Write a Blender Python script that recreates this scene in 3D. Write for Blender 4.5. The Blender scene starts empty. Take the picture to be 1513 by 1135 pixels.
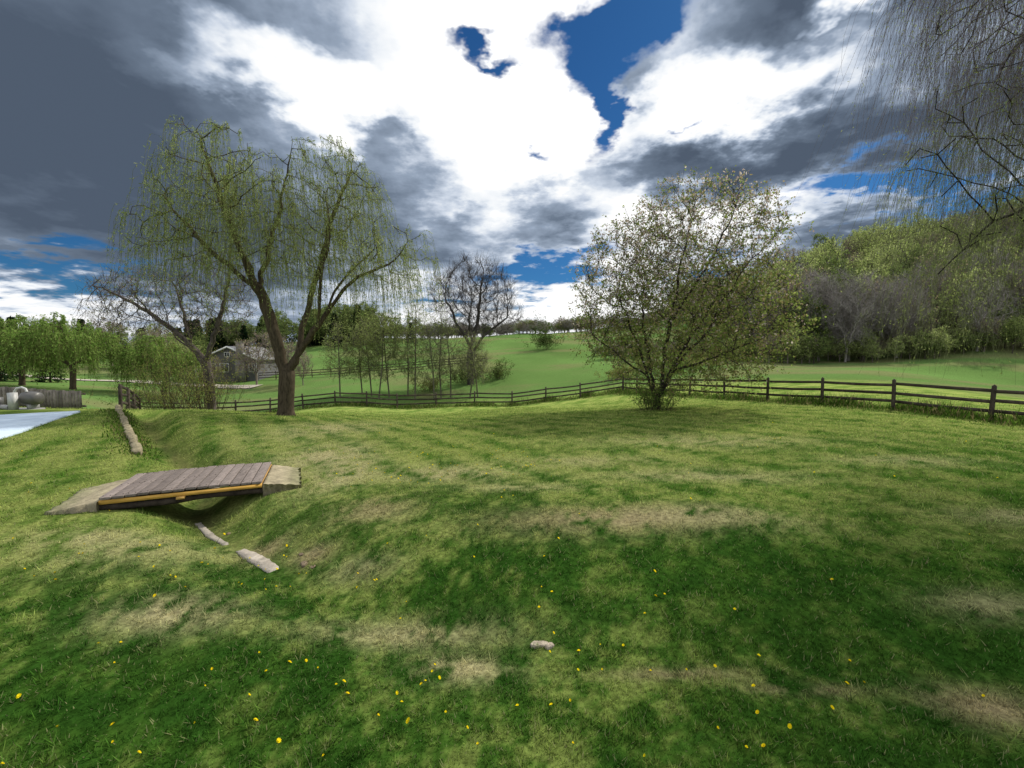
import bpy, math, numpy as np
from mathutils import Vector, Matrix
R = np.random.RandomState(7)
scene = bpy.context.scene
COL = scene.collection

# ---------------------------------------------------------------- helpers
def vnoise(x, y, seed=0.0):
    xi = np.floor(x); yi = np.floor(y); fx = x-xi; fy = y-yi
    fx = fx*fx*(3-2*fx); fy = fy*fy*(3-2*fy)
    def h(a, b):
        s = np.sin(a*127.1+b*311.7+seed*74.7)*43758.5453
        return s-np.floor(s)
    return (h(xi, yi)*(1-fx)+h(xi+1, yi)*fx)*(1-fy)+(h(xi, yi+1)*(1-fx)+h(xi+1, yi+1)*fx)*fy
def fbm(x, y, sc, octv=4, seed=0.0):
    x = np.asarray(x, float)*sc; y = np.asarray(y, float)*sc
    v = 0; a = .5; t = 0
    for i in range(octv):
        v = v+a*vnoise(x, y, seed+i*3.1); t += a; a *= .55
        x, y = (x*1.6+y*1.2)+5.3, (-x*1.2+y*1.6)+1.7
    return v/t
def ss(a, b, x):
    t = np.clip((x-a)/(b-a), 0, 1); return t*t*(3-2*t)

class MB:
    def __init__(s): s.v = []; s.f = []; s.c = []; s.n = 0
    def add(s, v, f, c=None):
        v = np.asarray(v, float).reshape(-1, 3)
        s.v.append(v); s.f.append(np.asarray(f, int)+s.n)
        if c is None: c = (1, 1, 1)
        c = np.asarray(c, float)
        if c.ndim == 1: c = np.tile(c, (len(v), 1))
        s.c.append(c); s.n += len(v)
    def box(s, c, size, rz=0.0, col=(1, 1, 1), tilt=0.0):
        sx, sy, sz = [k/2 for k in size]
        P = np.array([[-sx,-sy,-sz],[sx,-sy,-sz],[sx,sy,-sz],[-sx,sy,-sz],[-sx,-sy,sz],[sx,-sy,sz],[sx,sy,sz],[-sx,sy,sz]])
        if tilt:
            ct, st = math.cos(tilt), math.sin(tilt)
            P = np.stack([P[:,0]*ct-P[:,2]*st, P[:,1], P[:,0]*st+P[:,2]*ct], 1)
        ca, sa = math.cos(rz), math.sin(rz)
        P = np.stack([P[:,0]*ca-P[:,1]*sa, P[:,0]*sa+P[:,1]*ca, P[:,2]], 1)+np.array(c)
        s.add(P, [[0,3,2,1],[4,5,6,7],[0,1,5,4],[1,2,6,5],[2,3,7,6],[3,0,4,7]], col)
    def beam(s, a, b, w, h, col=(1,1,1)):
        a = np.array(a, float); b = np.array(b, float); d = b-a
        s.box((a+b)/2, (np.linalg.norm(d), w, h), math.atan2(d[1], d[0]), col, math.atan2(d[2], math.hypot(d[0], d[1])))
    def tube(s, pts, rad, sides=6, col=(1,1,1)):
        pts = np.asarray(pts, float); n = len(pts); rad = np.asarray(rad, float)
        t = np.gradient(pts, axis=0); t /= (np.linalg.norm(t, axis=1, keepdims=True)+1e-9)
        ref = np.array([0, 0, 1.]) if abs(t[0][2]) < .8 else np.array([1., 0, 0])
        u = np.zeros_like(t); cur = ref
        for i in range(n):
            q = cur-t[i]*cur.dot(t[i]); q /= (np.linalg.norm(q)+1e-9); u[i] = q; cur = q
        w = np.cross(t, u)
        a = np.arange(sides)*2*math.pi/sides
        V = pts[:,None,:]+rad[:,None,None]*(np.cos(a)[None,:,None]*u[:,None,:]+np.sin(a)[None,:,None]*w[:,None,:])
        i = np.arange(n-1)[:,None]*sides; j = np.arange(sides)[None,:]; j2 = (j+1) % sides
        F = np.stack([i+j, i+j2, i+sides+j2, i+sides+j], -1).reshape(-1, 4)
        s.add(V, F, col)
    def strands(s, P, r0, r1, col):      # P (N,K,3) thin 3-sided
        N, K, _ = P.shape
        a = np.arange(3)*2*math.pi/3
        off = np.stack([np.cos(a), np.sin(a), 0*a+.0], 1)
        rr = np.linspace(r0, r1, K)
        V = P[:,:,None,:]+rr[None,:,None,None]*off[None,None]
        b = (np.arange(N)*K*3)[:,None,None]; k = (np.arange(K-1)*3)[None,:,None]; j = np.arange(3)[None,None,:]; j2 = (j+1) % 3
        F = np.stack([b+k+j, b+k+j2, b+k+3+j2, b+k+3+j], -1).reshape(-1, 4)
        c = np.asarray(col, float)
        if c.ndim == 2: c = np.repeat(c, K*3, axis=0)
        s.add(V, F, c)
    def leaves(s, P, D, L, W, C, rng):
        n = len(P)
        D = D/(np.linalg.norm(D, axis=1, keepdims=True)+1e-9)
        q = rng.normal(size=(n, 3)); S = np.cross(D, q); S /= (np.linalg.norm(S, axis=1, keepdims=True)+1e-9)
        L = np.asarray(L).reshape(-1, 1)*np.ones((n, 1)); W = np.asarray(W).reshape(-1, 1)*np.ones((n, 1))
        V = np.stack([P, P+D*L*.5+S*W*.5, P+D*L, P+D*L*.5-S*W*.5], 1)
        F = np.arange(n*4).reshape(-1, 4)
        s.add(V, F, np.repeat(C, 4, axis=0))
    def mesh(s, name, smooth=False):
        me = bpy.data.meshes.new(name)
        V = np.concatenate(s.v); C = np.concatenate(s.c)
        me.vertices.add(len(V)); me.vertices.foreach_set('co', V.astype(np.float32).ravel())
        li = np.concatenate([f.ravel() for f in s.f])
        tot = np.concatenate([np.full(len(f), f.shape[1]) for f in s.f])
        st = np.concatenate([[0], np.cumsum(tot)[:-1]])
        me.loops.add(len(li)); me.loops.foreach_set('vertex_index', li.astype(np.int32))
        me.polygons.add(len(tot)); me.polygons.foreach_set('loop_start', st.astype(np.int32))
        me.polygons.foreach_set('loop_total', tot.astype(np.int32))
        if smooth: me.polygons.foreach_set('use_smooth', np.ones(len(tot), bool))
        at = me.color_attributes.new('Col', 'FLOAT_COLOR', 'POINT')
        at.data.foreach_set('color', np.concatenate([C, np.ones((len(C), 1))], 1).astype(np.float32).ravel())
        me.update(calc_edges=True)
        return me

def obj(name, me, mat=None, parent=None, loc=None):
    o = bpy.data.objects.new(name, me); COL.objects.link(o)
    if mat is not None and me is not None:
        me.materials.clear(); me.materials.append(mat)
    if parent: o.parent = parent
    if loc: o.location = loc
    return o
def empty(name): 
    o = bpy.data.objects.new(name, None); COL.objects.link(o); o.empty_display_size = .3; return o

def mat(name, color=None, rough=.9, noise=None, attr=False, transl=0.0, bump=None, spec=.2, metal=0.0, coordsc=(1,1,1), det=4):
    m = bpy.data.materials.new(name); m.use_nodes = True; nt = m.node_tree; N = nt.nodes; Lk = nt.links
    b = N['Principled BSDF']; b.inputs['Roughness'].default_value = rough
    b.inputs['Specular IOR Level'].default_value = spec; b.inputs['Metallic'].default_value = metal
    tc = N.new('ShaderNodeTexCoord'); mp = N.new('ShaderNodeMapping'); mp.inputs['Scale'].default_value = coordsc
    Lk.new(tc.outputs['Object'], mp.inputs['Vector'])
    if attr:
        a = N.new('ShaderNodeAttribute'); a.attribute_name = 'Col'; src = a.outputs['Color']
    else:
        rgb = N.new('ShaderNodeRGB'); rgb.outputs[0].default_value = (*color, 1); src = rgb.outputs[0]
    if noise:
        sc, lo, hi = noise
        n = N.new('ShaderNodeTexNoise'); n.inputs['Scale'].default_value = sc; n.inputs['Detail'].default_value = det; n.inputs['Roughness'].default_value = .65
        Lk.new(mp.outputs[0], n.inputs['Vector'])
        mr = N.new('ShaderNodeMapRange'); mr.inputs[1].default_value = .3; mr.inputs[2].default_value = .7; mr.inputs[3].default_value = lo; mr.inputs[4].default_value = hi
        Lk.new(n.outputs[0], mr.inputs[0])
        vm = N.new('ShaderNodeVectorMath'); vm.operation = 'SCALE'; Lk.new(src, vm.inputs[0]); Lk.new(mr.outputs[0], vm.inputs['Scale']); src = vm.outputs[0]
    if transl > 0 or spec == 0:      # thin-leaf shader: diffuse + translucent (or plain diffuse bark)
        N.remove(b); df = N.new('ShaderNodeBsdfDiffuse'); Lk.new(src, df.inputs['Color']); last = df.outputs[0]
        if transl > 0:
            t = N.new('ShaderNodeBsdfTranslucent'); Lk.new(src, t.inputs['Color'])
            mx = N.new('ShaderNodeMixShader'); mx.inputs[0].default_value = transl
            Lk.new(df.outputs[0], mx.inputs[1]); Lk.new(t.outputs[0], mx.inputs[2]); last = mx.outputs[0]
        Lk.new(last, N['Material Output'].inputs['Surface'])
        return m
    Lk.new(src, b.inputs['Base Color'])
    if bump:
        n2 = N.new('ShaderNodeTexNoise'); n2.inputs['Scale'].default_value = bump[0]; n2.inputs['Detail'].default_value = 3
        Lk.new(mp.outputs[0], n2.inputs['Vector'])
        bp = N.new('ShaderNodeBump'); bp.inputs['Strength'].default_value = bump[1]; bp.inputs['Distance'].default_value = bump[2]
        Lk.new(n2.outputs[0], bp.inputs['Height']); Lk.new(bp.outputs[0], b.inputs['Normal'])
    return m

# ---------------------------------------------------------------- terrain
CP = np.array([
(0,0,0),(-5,0,0),(5,0,0),(0,-10,0),(-10,-10,.2),(10,-10,.2),(-6,6,0),(-4,3.5,0),(0,5,-.05),(5,5,0),(8,8,0),(-14,12,0),(-13,8,0),(-15.5,16,-.05),
(0,10,-.12),(-6,11,-.12),(0,15,-.38),(0,20,-.75),(0,30,-1.75),(-10.7,20,-.8),(-17.7,25,-1.35),(-20,29,-2.3),(-10,29,-1.9),(7.1,20.8,-.6),(5,14,-.25),(11,12,-.12),(12,6,0),
(17.2,15.2,-.26),(15.2,20.8,-.34),(13.2,26.4,-.65),(11.2,32,-.95),(9.6,36.5,-1.2),(6,37.3,-1.77),(0,38,-2.6),(-10,37,-2.7),(-20,35,-2.85),(-30,33,-2.7),
(22,20,-.2),(28,30,0),(39,45,.4),(50,60,1.0),(60,50,.7),(40,20,-.2),(24,44,.2),(33,60,1.0),(10,45,-.6),(15,60,1.0),(20,100,5),(25,130,8),
(0,50,-1.2),(0,70,1.2),(0,100,4.8),(0,130,7.5),(0,200,8),(0,300,5),(-20,50,-1.8),(-28,70,-.8),(-40,100,3),(-53,130,6),(-44,70,-1.9),(-63,100,1),
(-43,45,-2.0),(-67,70,-1.8),(-96,100,0),(-25,20,-.3),(-50,40,-1.2),(-20,10,0),(-30,10,0),(80,100,11),(140,140,36),(110,140,30),(76,140,18),(50,140,12),(160,100,32),(100,60,7),(180,60,24),
(220,200,50),(100,200,30),(0,-100,2),(-100,-50,0),(100,-50,2),(-300,300,5),(300,0,20),(0,600,5),(-600,300,5),(600,600,20),(-100,200,6),(600,0,10),(0,-600,0),(-1200,800,0),(1200,800,5),(0,1400,0),(-600,-600,0),(600,-600,0)], float)
def warp(x, y):
    r = np.sqrt(x*x+y*y)+1e-6; k = np.log1p(r/5.0)/r
    return x*k, y*k
def _phi(r): return np.where(r > 1e-9, r*r*np.log(r+1e-12), 0)
_wx, _wy = warp(CP[:,0], CP[:,1]); _n = len(CP)
_A = np.zeros((_n+3, _n+3)); _A[:_n,:_n] = _phi(np.hypot(_wx[:,None]-_wx, _wy[:,None]-_wy))+np.eye(_n)*1e-4
_A[:_n,_n] = 1; _A[:_n,_n+1] = _wx; _A[:_n,_n+2] = _wy; _A[_n:,:_n] = _A[:_n,_n:].T
_W = np.linalg.solve(_A, np.concatenate([CP[:,2], np.zeros(3)]))
SW = [(-15.8,18.4,.5),(-12.0,14.0,.5),(-7.8,9.9,.45),(-6.0,8.4,.5),(-5.15,6.8,.5),(-4.3,5.9,.36),(-3.4,5.15,.27),(-2.55,4.5,.22),(-1.1,3.6,.14),(.8,3.1,.11),(3,2.9,.12),(6,2.7,.1)]
def swale(x, y):
    best = np.full(x.shape, 1e9); dep = np.zeros(x.shape)
    for a, b in zip(SW[:-1], SW[1:]):
        dx, dy = b[0]-a[0], b[1]-a[1]; t = np.clip(((x-a[0])*dx+(y-a[1])*dy)/(dx*dx+dy*dy), 0, 1)
        d = np.hypot(x-a[0]-t*dx, y-a[1]-t*dy); m = d < best
        best = np.where(m, d, best); dep = np.where(m, a[2]+(b[2]-a[2])*t, dep)
    return best, dep
def H(x, y):
    x = np.asarray(x, float); y = np.asarray(y, float); sh = x.shape; x = x.ravel(); y = y.ravel()
    out = np.zeros(len(x))
    for i in range(0, len(x), 20000):
        xx, yy = x[i:i+20000], y[i:i+20000]; a, b = warp(xx, yy)
        out[i:i+20000] = _phi(np.hypot(a[:,None]-_wx, b[:,None]-_wy))@_W[:_n]+_W[_n]+_W[_n+1]*a+_W[_n+2]*b
    d, dp = swale(x, y)
    out -= dp*np.exp(-(d/.55)**2)
    out += .22*np.exp(-((x-1.6)/3.0)**2-((y-5.6)/1.3)**2)+.08*np.exp(-((x+1.5)/1.5)**2-((y-5.9)/1.0)**2)
    r = np.hypot(x, y)
    out += (fbm(x, y, .8, 3, 2)-.5)*.08*ss(70, 15, r)+(fbm(x, y, 5., 2, 4)-.5)*.025*ss(20, 6, r)
    out += (fbm(x, y, .06, 3, 8)-.5)*1.5*ss(60, 120, r)
    return out.reshape(sh)
def h1(x, y): return float(H(np.array([x]), np.array([y]))[0])

DRY = [(1.3,5.15,1.5,.36,1.0,1),(-1.2,7.8,1.2,.7,.8,0),(-1.9,5.6,.6,.45,.8,1),(-4.3,4.7,1.0,.5,.6,0),(-2.9,3.5,.55,.28,1.0,0),(-.35,2.95,.35,.16,1.0,0),
       (3.1,2.6,.4,.2,1.0,1),(-4.0,9.2,1.0,1.6,.9,0),(-3.1,7.6,.5,1.1,.9,0),(1.2,2.9,.5,.07,.8,1),(2.0,2.75,.4,.07,.8,1),(3.4,7.5,1.8,.5,.6,0),(7,5.5,1,.35,.7,0),(2.6,5.2,1.0,.3,.6,0),(-3.0,5.0,.25,.3,.9,1),(-2.3,4.75,.25,.16,1.0,1),
       (.2,6.6,1.0,.35,.6,0),(5,11,3,1.0,.5,0),(-6,14,1.5,3.0,.7,0),(-9.0,4.4,1.6,.6,.6,0),(-.9,3.4,.8,.2,.8,0),(1.5,8.8,1.6,.5,.5,0),(8,8.5,1.5,.5,.5,0),(4.2,3.6,.5,.2,.6,0),(-5.2,5.0,.7,.3,.6,0),(-1.6,4.4,.4,.2,.6,0)]
def gcol(x, y):
    x = np.asarray(x, float); y = np.asarray(y, float); r = np.hypot(x, y)
    lush = np.array([.030,.088,.012]); mid = np.array([.092,.185,.026]); lite = np.array([.28,.33,.090]); dry = np.array([.45,.41,.22]); brn = np.array([.23,.165,.09])
    n1 = fbm(x, y, .8, 4, 11); n2 = fbm(x, y, 3.6, 4, 21); n3 = fbm(x, y, 13, 3, 31)
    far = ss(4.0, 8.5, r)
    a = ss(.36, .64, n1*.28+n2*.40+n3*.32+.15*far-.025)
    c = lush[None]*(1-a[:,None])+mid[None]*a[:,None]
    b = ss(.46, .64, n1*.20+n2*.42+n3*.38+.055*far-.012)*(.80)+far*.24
    s1 = .82*x+.57*y+.25*(n1-.5)
    b = b+.42*np.sin(s1*6.2)*ss(6.0, 8.0, y)*ss(30, 18, y)*ss(2.5, -1.0, x)*ss(-13, -9, x)
    ang = np.hypot(x+14, y+2)+.3*(n1-.5)
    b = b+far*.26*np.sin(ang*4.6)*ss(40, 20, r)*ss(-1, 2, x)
    painted_shade = .30*np.exp(-((x-10)/6)**2-((y-8)/3.0)**2)+.50*np.exp(-((x-3.5)/3.6)**2-((y-3.9)/.9)**2)+.5*np.exp(-((x+3)/2.5)**2-((y-2.5)/.7)**2)+.45*np.exp(-((x-3)/2.0)**2-((y-2.0)/.6)**2)  # shade patches painted into the grass colour, standing in for cloud shadow
    b = np.clip(b-painted_shade, 0, 1)[:,None]
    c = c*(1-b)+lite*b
    k_ = np.clip(painted_shade*.9, 0, .75)[:,None]; c = c*(1-k_)+lush*k_  # same painted shade, pulling the colour towards the deepest green
    for X, Y, rx, ry, w, k in DRY:
        g = np.exp(-((x-X)/rx)**2-((y-Y)/ry)**2)*w*ss(.40, .6, n2*.55+n3*.45+.06)
        g = np.clip(g, 0, 1)[:,None]; c = c*(1-g)+(brn*.5+dry*.5 if k else dry)*g
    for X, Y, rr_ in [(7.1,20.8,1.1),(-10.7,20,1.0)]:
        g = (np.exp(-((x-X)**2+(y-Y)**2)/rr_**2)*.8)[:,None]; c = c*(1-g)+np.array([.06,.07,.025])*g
    fm = ss(36, 44, r)[:,None]; fld = np.array([.115,.20,.055])*(0.70+.55*fbm(x, y, .12, 4, 5)[:,None])
    st_ = ss(.46, .66, fbm(x+y*.4, y*2.2, .10, 4, 9))[:,None]; fld = fld*(1-.6*st_)+np.array([.19,.175,.085])*.6*st_
    c = c*(1-fm)+fld*fm
    wf = (ss(66, 80, y+.15*x)*ss(.42, .55, x/(y+1)))+ss(62, 75, x)*ss(0, 20, y); wf = np.clip(wf, 0, 1)[:,None]
    c = c*(1-wf)+np.array([.11,.10,.05])*wf
    d, dp = swale(x, y)
    e = (np.exp(-(d/.20)**2)*ss(.2, .4, dp)*.65)[:,None]; c = c*(1-e)+np.array([.10,.09,.045])*e
    return c

nr, na = 400, 520
rr = .35*(1500/.35)**(np.linspace(0, 1, nr)); aa = np.arange(na)*2*math.pi/na
X = (rr[:,None]*np.sin(aa)[None]).ravel(); Y = (rr[:,None]*np.cos(aa)[None]).ravel()
Xc = np.append(X, 0.); Yc = np.append(Y, 0.)
Z = H(Xc, Yc)
i = np.arange(nr-1)[:,None]*na; j = np.arange(na)[None]; j2 = (j+1) % na
F = np.stack([i+j, i+na+j, i+na+j2, i+j2], -1).reshape(-1, 4)
g = MB(); gc_ = gcol(Xc, Yc); rg_ = np.hypot(Xc, Yc); gc_ = gc_*(.58+.42*ss(14, 34, rg_))[:,None]   # ground colour darker near the camera, full tone where the blades end
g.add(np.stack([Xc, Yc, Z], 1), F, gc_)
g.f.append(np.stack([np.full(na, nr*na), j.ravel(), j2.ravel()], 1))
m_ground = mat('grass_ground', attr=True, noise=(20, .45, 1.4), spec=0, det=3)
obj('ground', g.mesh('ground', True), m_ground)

BR = np.array([-5.10, 6.78]); BA = math.radians(23); bx = np.array([math.cos(BA), math.sin(BA)]); by = np.array([-bx[1], bx[0]])
Lb = 1.98; Wb = 1.3
def bl(a, b, z=0): p = BR+bx*a+by*b; return (p[0], p[1], z)

# ---------------------------------------------------------------- grass blades
NB = 540000
q = R.rand(NB); r = (1.0**.35+(34**.35-1.0**.35)*q)**(1/.35); th = R.uniform(-1.08, 1.08, NB)
x = r*np.sin(th); y = r*np.cos(th)
lx = (x-BR[0])*bx[0]+(y-BR[1])*bx[1]; ly = (x-BR[0])*by[0]+(y-BR[1])*by[1]
keep = ~((np.abs(lx) < Lb/2+.50) & (np.abs(ly) < Wb/2-.02))
d, dp = swale(x, y)
keep &= ~((d < .10) & (dp > .2) & (R.rand(NB) < .9))
keep &= ~((x < -13.1-(y-10.8)*.55) & (y > 9) & (y < 18))
keep &= ~((R.rand(NB) < .6) & (np.exp(-((x-1.3)/1.1)**2-((y-5.15)/.28)**2) > .6))
keep &= ~((R.rand(NB) < ss(20, 34, r)*.7))
clump = fbm(x, y, 14, 2, 51)*.6+fbm(x, y, 4.5, 2, 52)*.4; keep &= (R.rand(NB) < .30+clump*1.25)
x, y, r, clump = x[keep], y[keep], r[keep], clump[keep]; n = len(x)
z = H(x, y)-.006
sc = 1+.13*r
hgt = (.014+.048*R.rand(n)*ss(.3, .75, clump))*sc**.45; w = (.0018+.0022*R.rand(n))*sc
a = R.uniform(0, 6.283, n); lean = R.uniform(.1, 1.2, n)*hgt; la = R.uniform(0, 6.283, n)
B = np.stack([x, y, z], 1); S = np.stack([np.cos(a), np.sin(a), 0*a], 1)*w[:,None]
T = B+np.stack([np.cos(la)*lean, np.sin(la)*lean, hgt], 1)
V = np.stack([B-S, B+S, T], 1)
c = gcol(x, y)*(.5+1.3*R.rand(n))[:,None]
yel = (R.rand(n) < .10)[:,None]; c = np.where(yel, c*.4+np.array([.38,.36,.19])*.6, c)
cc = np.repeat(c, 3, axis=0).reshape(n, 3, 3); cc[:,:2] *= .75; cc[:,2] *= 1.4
m_blade = mat('grass_blades', attr=True, transl=.45)
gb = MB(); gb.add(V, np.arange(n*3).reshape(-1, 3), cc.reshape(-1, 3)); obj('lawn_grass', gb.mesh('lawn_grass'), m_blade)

# dandelions
nd = 4200
q = R.rand(nd); r = 1.3*(19/1.3)**q; th = R.uniform(-1.05, 1.05, nd); x = r*np.sin(th); y = r*np.cos(th)
pr = ss(.5, .66, fbm(x, y, .9, 2, 71))*.12+.012; k = R.rand(nd) < pr
k |= (R.rand(nd) < .50) & (np.exp(-((x+1.3)/2.4)**2-((y-8.8)/1.9)**2) > .35)
k |= (R.rand(nd) < .32) & (np.exp(-((x+3.6)/1.5)**2-((y-4.4)/.8)**2) > .4)
x, y, r = x[k], y[k], r[k]; z = H(x, y)+.03
md = MB()
for px_, py_, pz_, r_ in zip(x, y, z, r):
    R0 = (.006+.008*R.rand())*(1+.03*r_); kk = 9
    tx, ty = R.uniform(-.7, .7, 2)
    for lay, (ra, zz) in enumerate([(1.0, 0), (.62, .006)]):
        ang = np.arange(kk*2)*math.pi/kk+lay*.2; rad = np.where(np.arange(kk*2) % 2 == 0, 1., .72)*R0*ra
        P = np.stack([px_+np.cos(ang)*rad, py_+np.sin(ang)*rad, pz_+zz+(np.cos(ang)*tx+np.sin(ang)*ty)*rad+.003], 1)
        P = np.concatenate([P, [[px_, py_, pz_+zz-.002]]])
        f = np.array([[i_, (i_+1) % (2*kk), 2*kk] for i_ in range(2*kk)])
        md.add(P, f, (.75, .55+.08*R.rand(), .01))
    md.tube([[px_, py_, pz_-.05], [px_, py_, pz_]], [.0015, .0015], 3, (.10, .16, .03))
obj('dandelions', md.mesh('dandelions'), mat('dandelion', attr=True, transl=.2))

# ---------------------------------------------------------------- stones, channel, wall
m_stone = mat('field_stone', attr=True, rough=.95, noise=(9, .55, 1.25), bump=(22, .8, .03))
def rock(mb, c, sx, sy, sz, rz, rng, col=(.34,.30,.23), rag=.12):
    nl, nn = 5, 12
    pts = []
    for k in range(nl):
        pr_ = [1.0, 1.03, 1.0, .88, .0][k]; zz = [-.5, 0, .35, .49, .5][k]
        for m_ in range(nn):
            an = m_*2*math.pi/nn
            e = 1/max(abs(math.cos(an)), abs(math.sin(an)))**.8
            j = 1+rng.uniform(-rag, rag)
            pts.append([math.cos(an)*sx*.5*pr_*e*j, math.sin(an)*sy*.5*pr_*e*j, sz*(zz+rng.uniform(-.05, .05)*(k > 1))])
    P = np.array(pts); ca, sa = math.cos(rz), math.sin(rz)
    P = np.stack([P[:,0]*ca-P[:,1]*sa, P[:,0]*sa+P[:,1]*ca, P[:,2]], 1)+np.array(c)
    f = []
    for k in range(nl-1):
        for m_ in range(nn):
            f.append([k*nn+m_, k*nn+(m_+1) % nn, (k+1)*nn+(m_+1) % nn, (k+1)*nn+m_])
    mb.add(P, f, np.array(col)*rng.uniform(.85, 1.12))
rg = np.random.RandomState(3)
m_slab = mat('worn_concrete', attr=True, rough=.95, noise=(7, .55, 1.2), bump=(26, .6, .02))
def strip(mb, pts, ws, lift, col, th=.10, rag=.008):
    pts = np.array(pts, float); L_ = np.r_[0, np.cumsum(np.linalg.norm(np.diff(pts, axis=0), axis=1))]
    n_ = max(4, int(L_[-1]/.05)); s_ = np.linspace(0, L_[-1], n_); cx = np.interp(s_, L_, pts[:,0]); cy = np.interp(s_, L_, pts[:,1]); w_ = np.interp(s_, L_, ws)
    dx, dy = np.gradient(cx), np.gradient(cy); q_ = np.hypot(dx, dy); nx, ny = -dy/q_, dx/q_
    z0 = np.polyval(np.polyfit(s_, H(cx, cy), 2), s_)+lift
    V = []
    for i_ in range(n_):
        a_, b_ = w_[i_]*.5+rg.uniform(-rag, rag), w_[i_]*.5+rg.uniform(-rag, rag)
        if i_ in (0, n_-1): a_ *= .8; b_ *= .8
        dz_ = .05 if i_ in (0, n_-1) else 0
        V += [(cx[i_]-nx[i_]*a_, cy[i_]-ny[i_]*a_, z0[i_]-th), (cx[i_]-nx[i_]*a_, cy[i_]-ny[i_]*a_, z0[i_]-dz_), (cx[i_], cy[i_], z0[i_]-.006-dz_), (cx[i_]+nx[i_]*b_, cy[i_]+ny[i_]*b_, z0[i_]-dz_), (cx[i_]+nx[i_]*b_, cy[i_]+ny[i_]*b_, z0[i_]-th)]
    F_ = [[i_*5+k, i_*5+k+1, (i_+1)*5+k+1, (i_+1)*5+k] for i_ in range(n_-1) for k in range(4)]
    C = np.array(col)*(.92+.16*np.repeat(rg.rand(n_), 5))[:,None]
    mb.add(V, F_, C)
sm = MB()
strip(sm, [(-4.80,6.32),(-4.45,5.99),(-4.1,5.66),(-3.66,5.30)], [.07,.08,.09,.06], .022, (.31,.28,.235))
strip(sm, [(-3.38,5.10),(-3.15,4.92),(-2.85,4.70),(-2.60,4.51)], [.07,.14,.16,.12], .020, (.37,.33,.28))
strip(sm, [(-5.5,7.75),(-5.9,8.3),(-6.6,9.0)], [.12,.14,.10], .03, (.25,.22,.16))
obj('concrete_drain_channel', sm.mesh('concrete_drain_channel'), m_slab)
sm = MB()
for X0, Y0, s_ in [(-2.33,4.62,.07),(-2.2,4.55,.05),(-2.45,4.8,.05),(-3.95,5.78,.05)]: rock(sm, (X0, Y0, h1(X0, Y0)-.005), s_*1.4, s_, s_*.6, rg.rand()*3, rg, (.17,.13,.09), .2)
obj('ditch_stones', sm.mesh('ditch_stones'), m_stone)
sm = MB(); rock(sm, (.22, 3.27, h1(.22, 3.27)+.006), .14, .06, .035, .1, rg, (.36,.31,.24)); rock(sm, (.30, 3.25, h1(.3, 3.25)+.003), .07, .05, .035, .6, rg, (.33,.28,.22))
obj('lawn_rock', sm.mesh('lawn_rock'), m_stone)
sm = MB(); A = np.array([-8.3, 9.35]); Bp = np.array([-16.2, 17.4]); Lw = np.linalg.norm(Bp-A); t = 0
while t < Lw:
    l = rg.uniform(.3, .8); p = A+(Bp-A)*(t+l/2)/Lw; gz = rg.uniform(-.02, .005)
    for lv in range(2):
        rock(sm, (p[0]+rg.uniform(-.02,.02)+.04*lv, p[1]+rg.uniform(-.02,.02), -.065+gz-.15*lv), l*.98, rg.uniform(.14, .2), .15, math.atan2(Bp[1]-A[1], Bp[0]-A[0])+rg.uniform(-.06, .06), rg, (.27,.235,.15), .10)
    t += l
obj('stone_retaining_wall', sm.mesh('stone_retaining_wall'), m_stone)

# ---------------------------------------------------------------- footbridge
m_plank = mat('weathered_plank', attr=True, rough=.85, noise=(7, .6, 1.3), bump=(30, .5, .01), coordsc=(6,1,6))
m_new = mat('new_lumber', attr=True, rough=.7, noise=(5, .75, 1.2), bump=(30, .3, .005), coordsc=(1,1,5))
m_log = mat('dark_log', color=(.045,.035,.028), rough=.95, noise=(8, .5, 1.5), bump=(14, 1, .03))
fb = empty('wooden_footbridge')
pl = MB(); npk = 14; pw = Lb/npk
for k in range(npk):
    cx = -Lb/2+(k+.5)*pw; cv = rg.uniform(.72, 1.28)
    zc = .15+rg.uniform(-.004, .004)+.02*math.cos(cx*1.3)
    c0 = np.array([.190,.158,.143])*cv
    pl.box(bl(cx, rg.uniform(-.014, .014), zc), (pw-.014, Wb, .036), BA+rg.uniform(-.005, .005), c0)
o = obj('deck_planks', pl.mesh('deck_planks'), m_plank, fb)
md_ = o.modifiers.new('b', 'BEVEL'); md_.width = .004; md_.segments = 2
sc_ = MB()
for k in range(npk):
    cx = -Lb/2+(k+.5)*pw
    for yy in (-Wb/2+.07, 0, Wb/2-.07):
        for sx in (-.04, .04):
            sc_.box(bl(cx+sx, yy, .1715+.02*math.cos(cx*1.3)), (.009, .009, .005), 0, (.03,.03,.03))
obj('screws', sc_.mesh('screws'), m_log, fb)
fr = MB()
fr.beam(bl(-Lb/2, -Wb/2+.03, .100), bl(Lb/2, -Wb/2+.03, .100), .045, .055, (.62,.36,.08))
fr.beam(bl(-Lb/2, Wb/2-.03, .100), bl(Lb/2, Wb/2-.03, .100), .045, .055, (.42,.25,.08))
fr.beam(bl(-.1, -Wb/2+.005, .055), bl(.0, -Wb/2+.005, .055), .09, .035, (.55,.34,.1))
fr.beam(bl(-Lb/2+.03, -Wb/2+.08, .098), bl(-Lb/2+.03, Wb/2-.08, .098), .045, .06, (.4,.24,.08))
fr.beam(bl(Lb/2-.03, -Wb/2+.08, .098), bl(Lb/2-.03, Wb/2-.08, .098), .045, .06, (.4,.24,.08))
o = obj('frame', fr.mesh('frame'), m_new, fb)
lg = MB()
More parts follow.
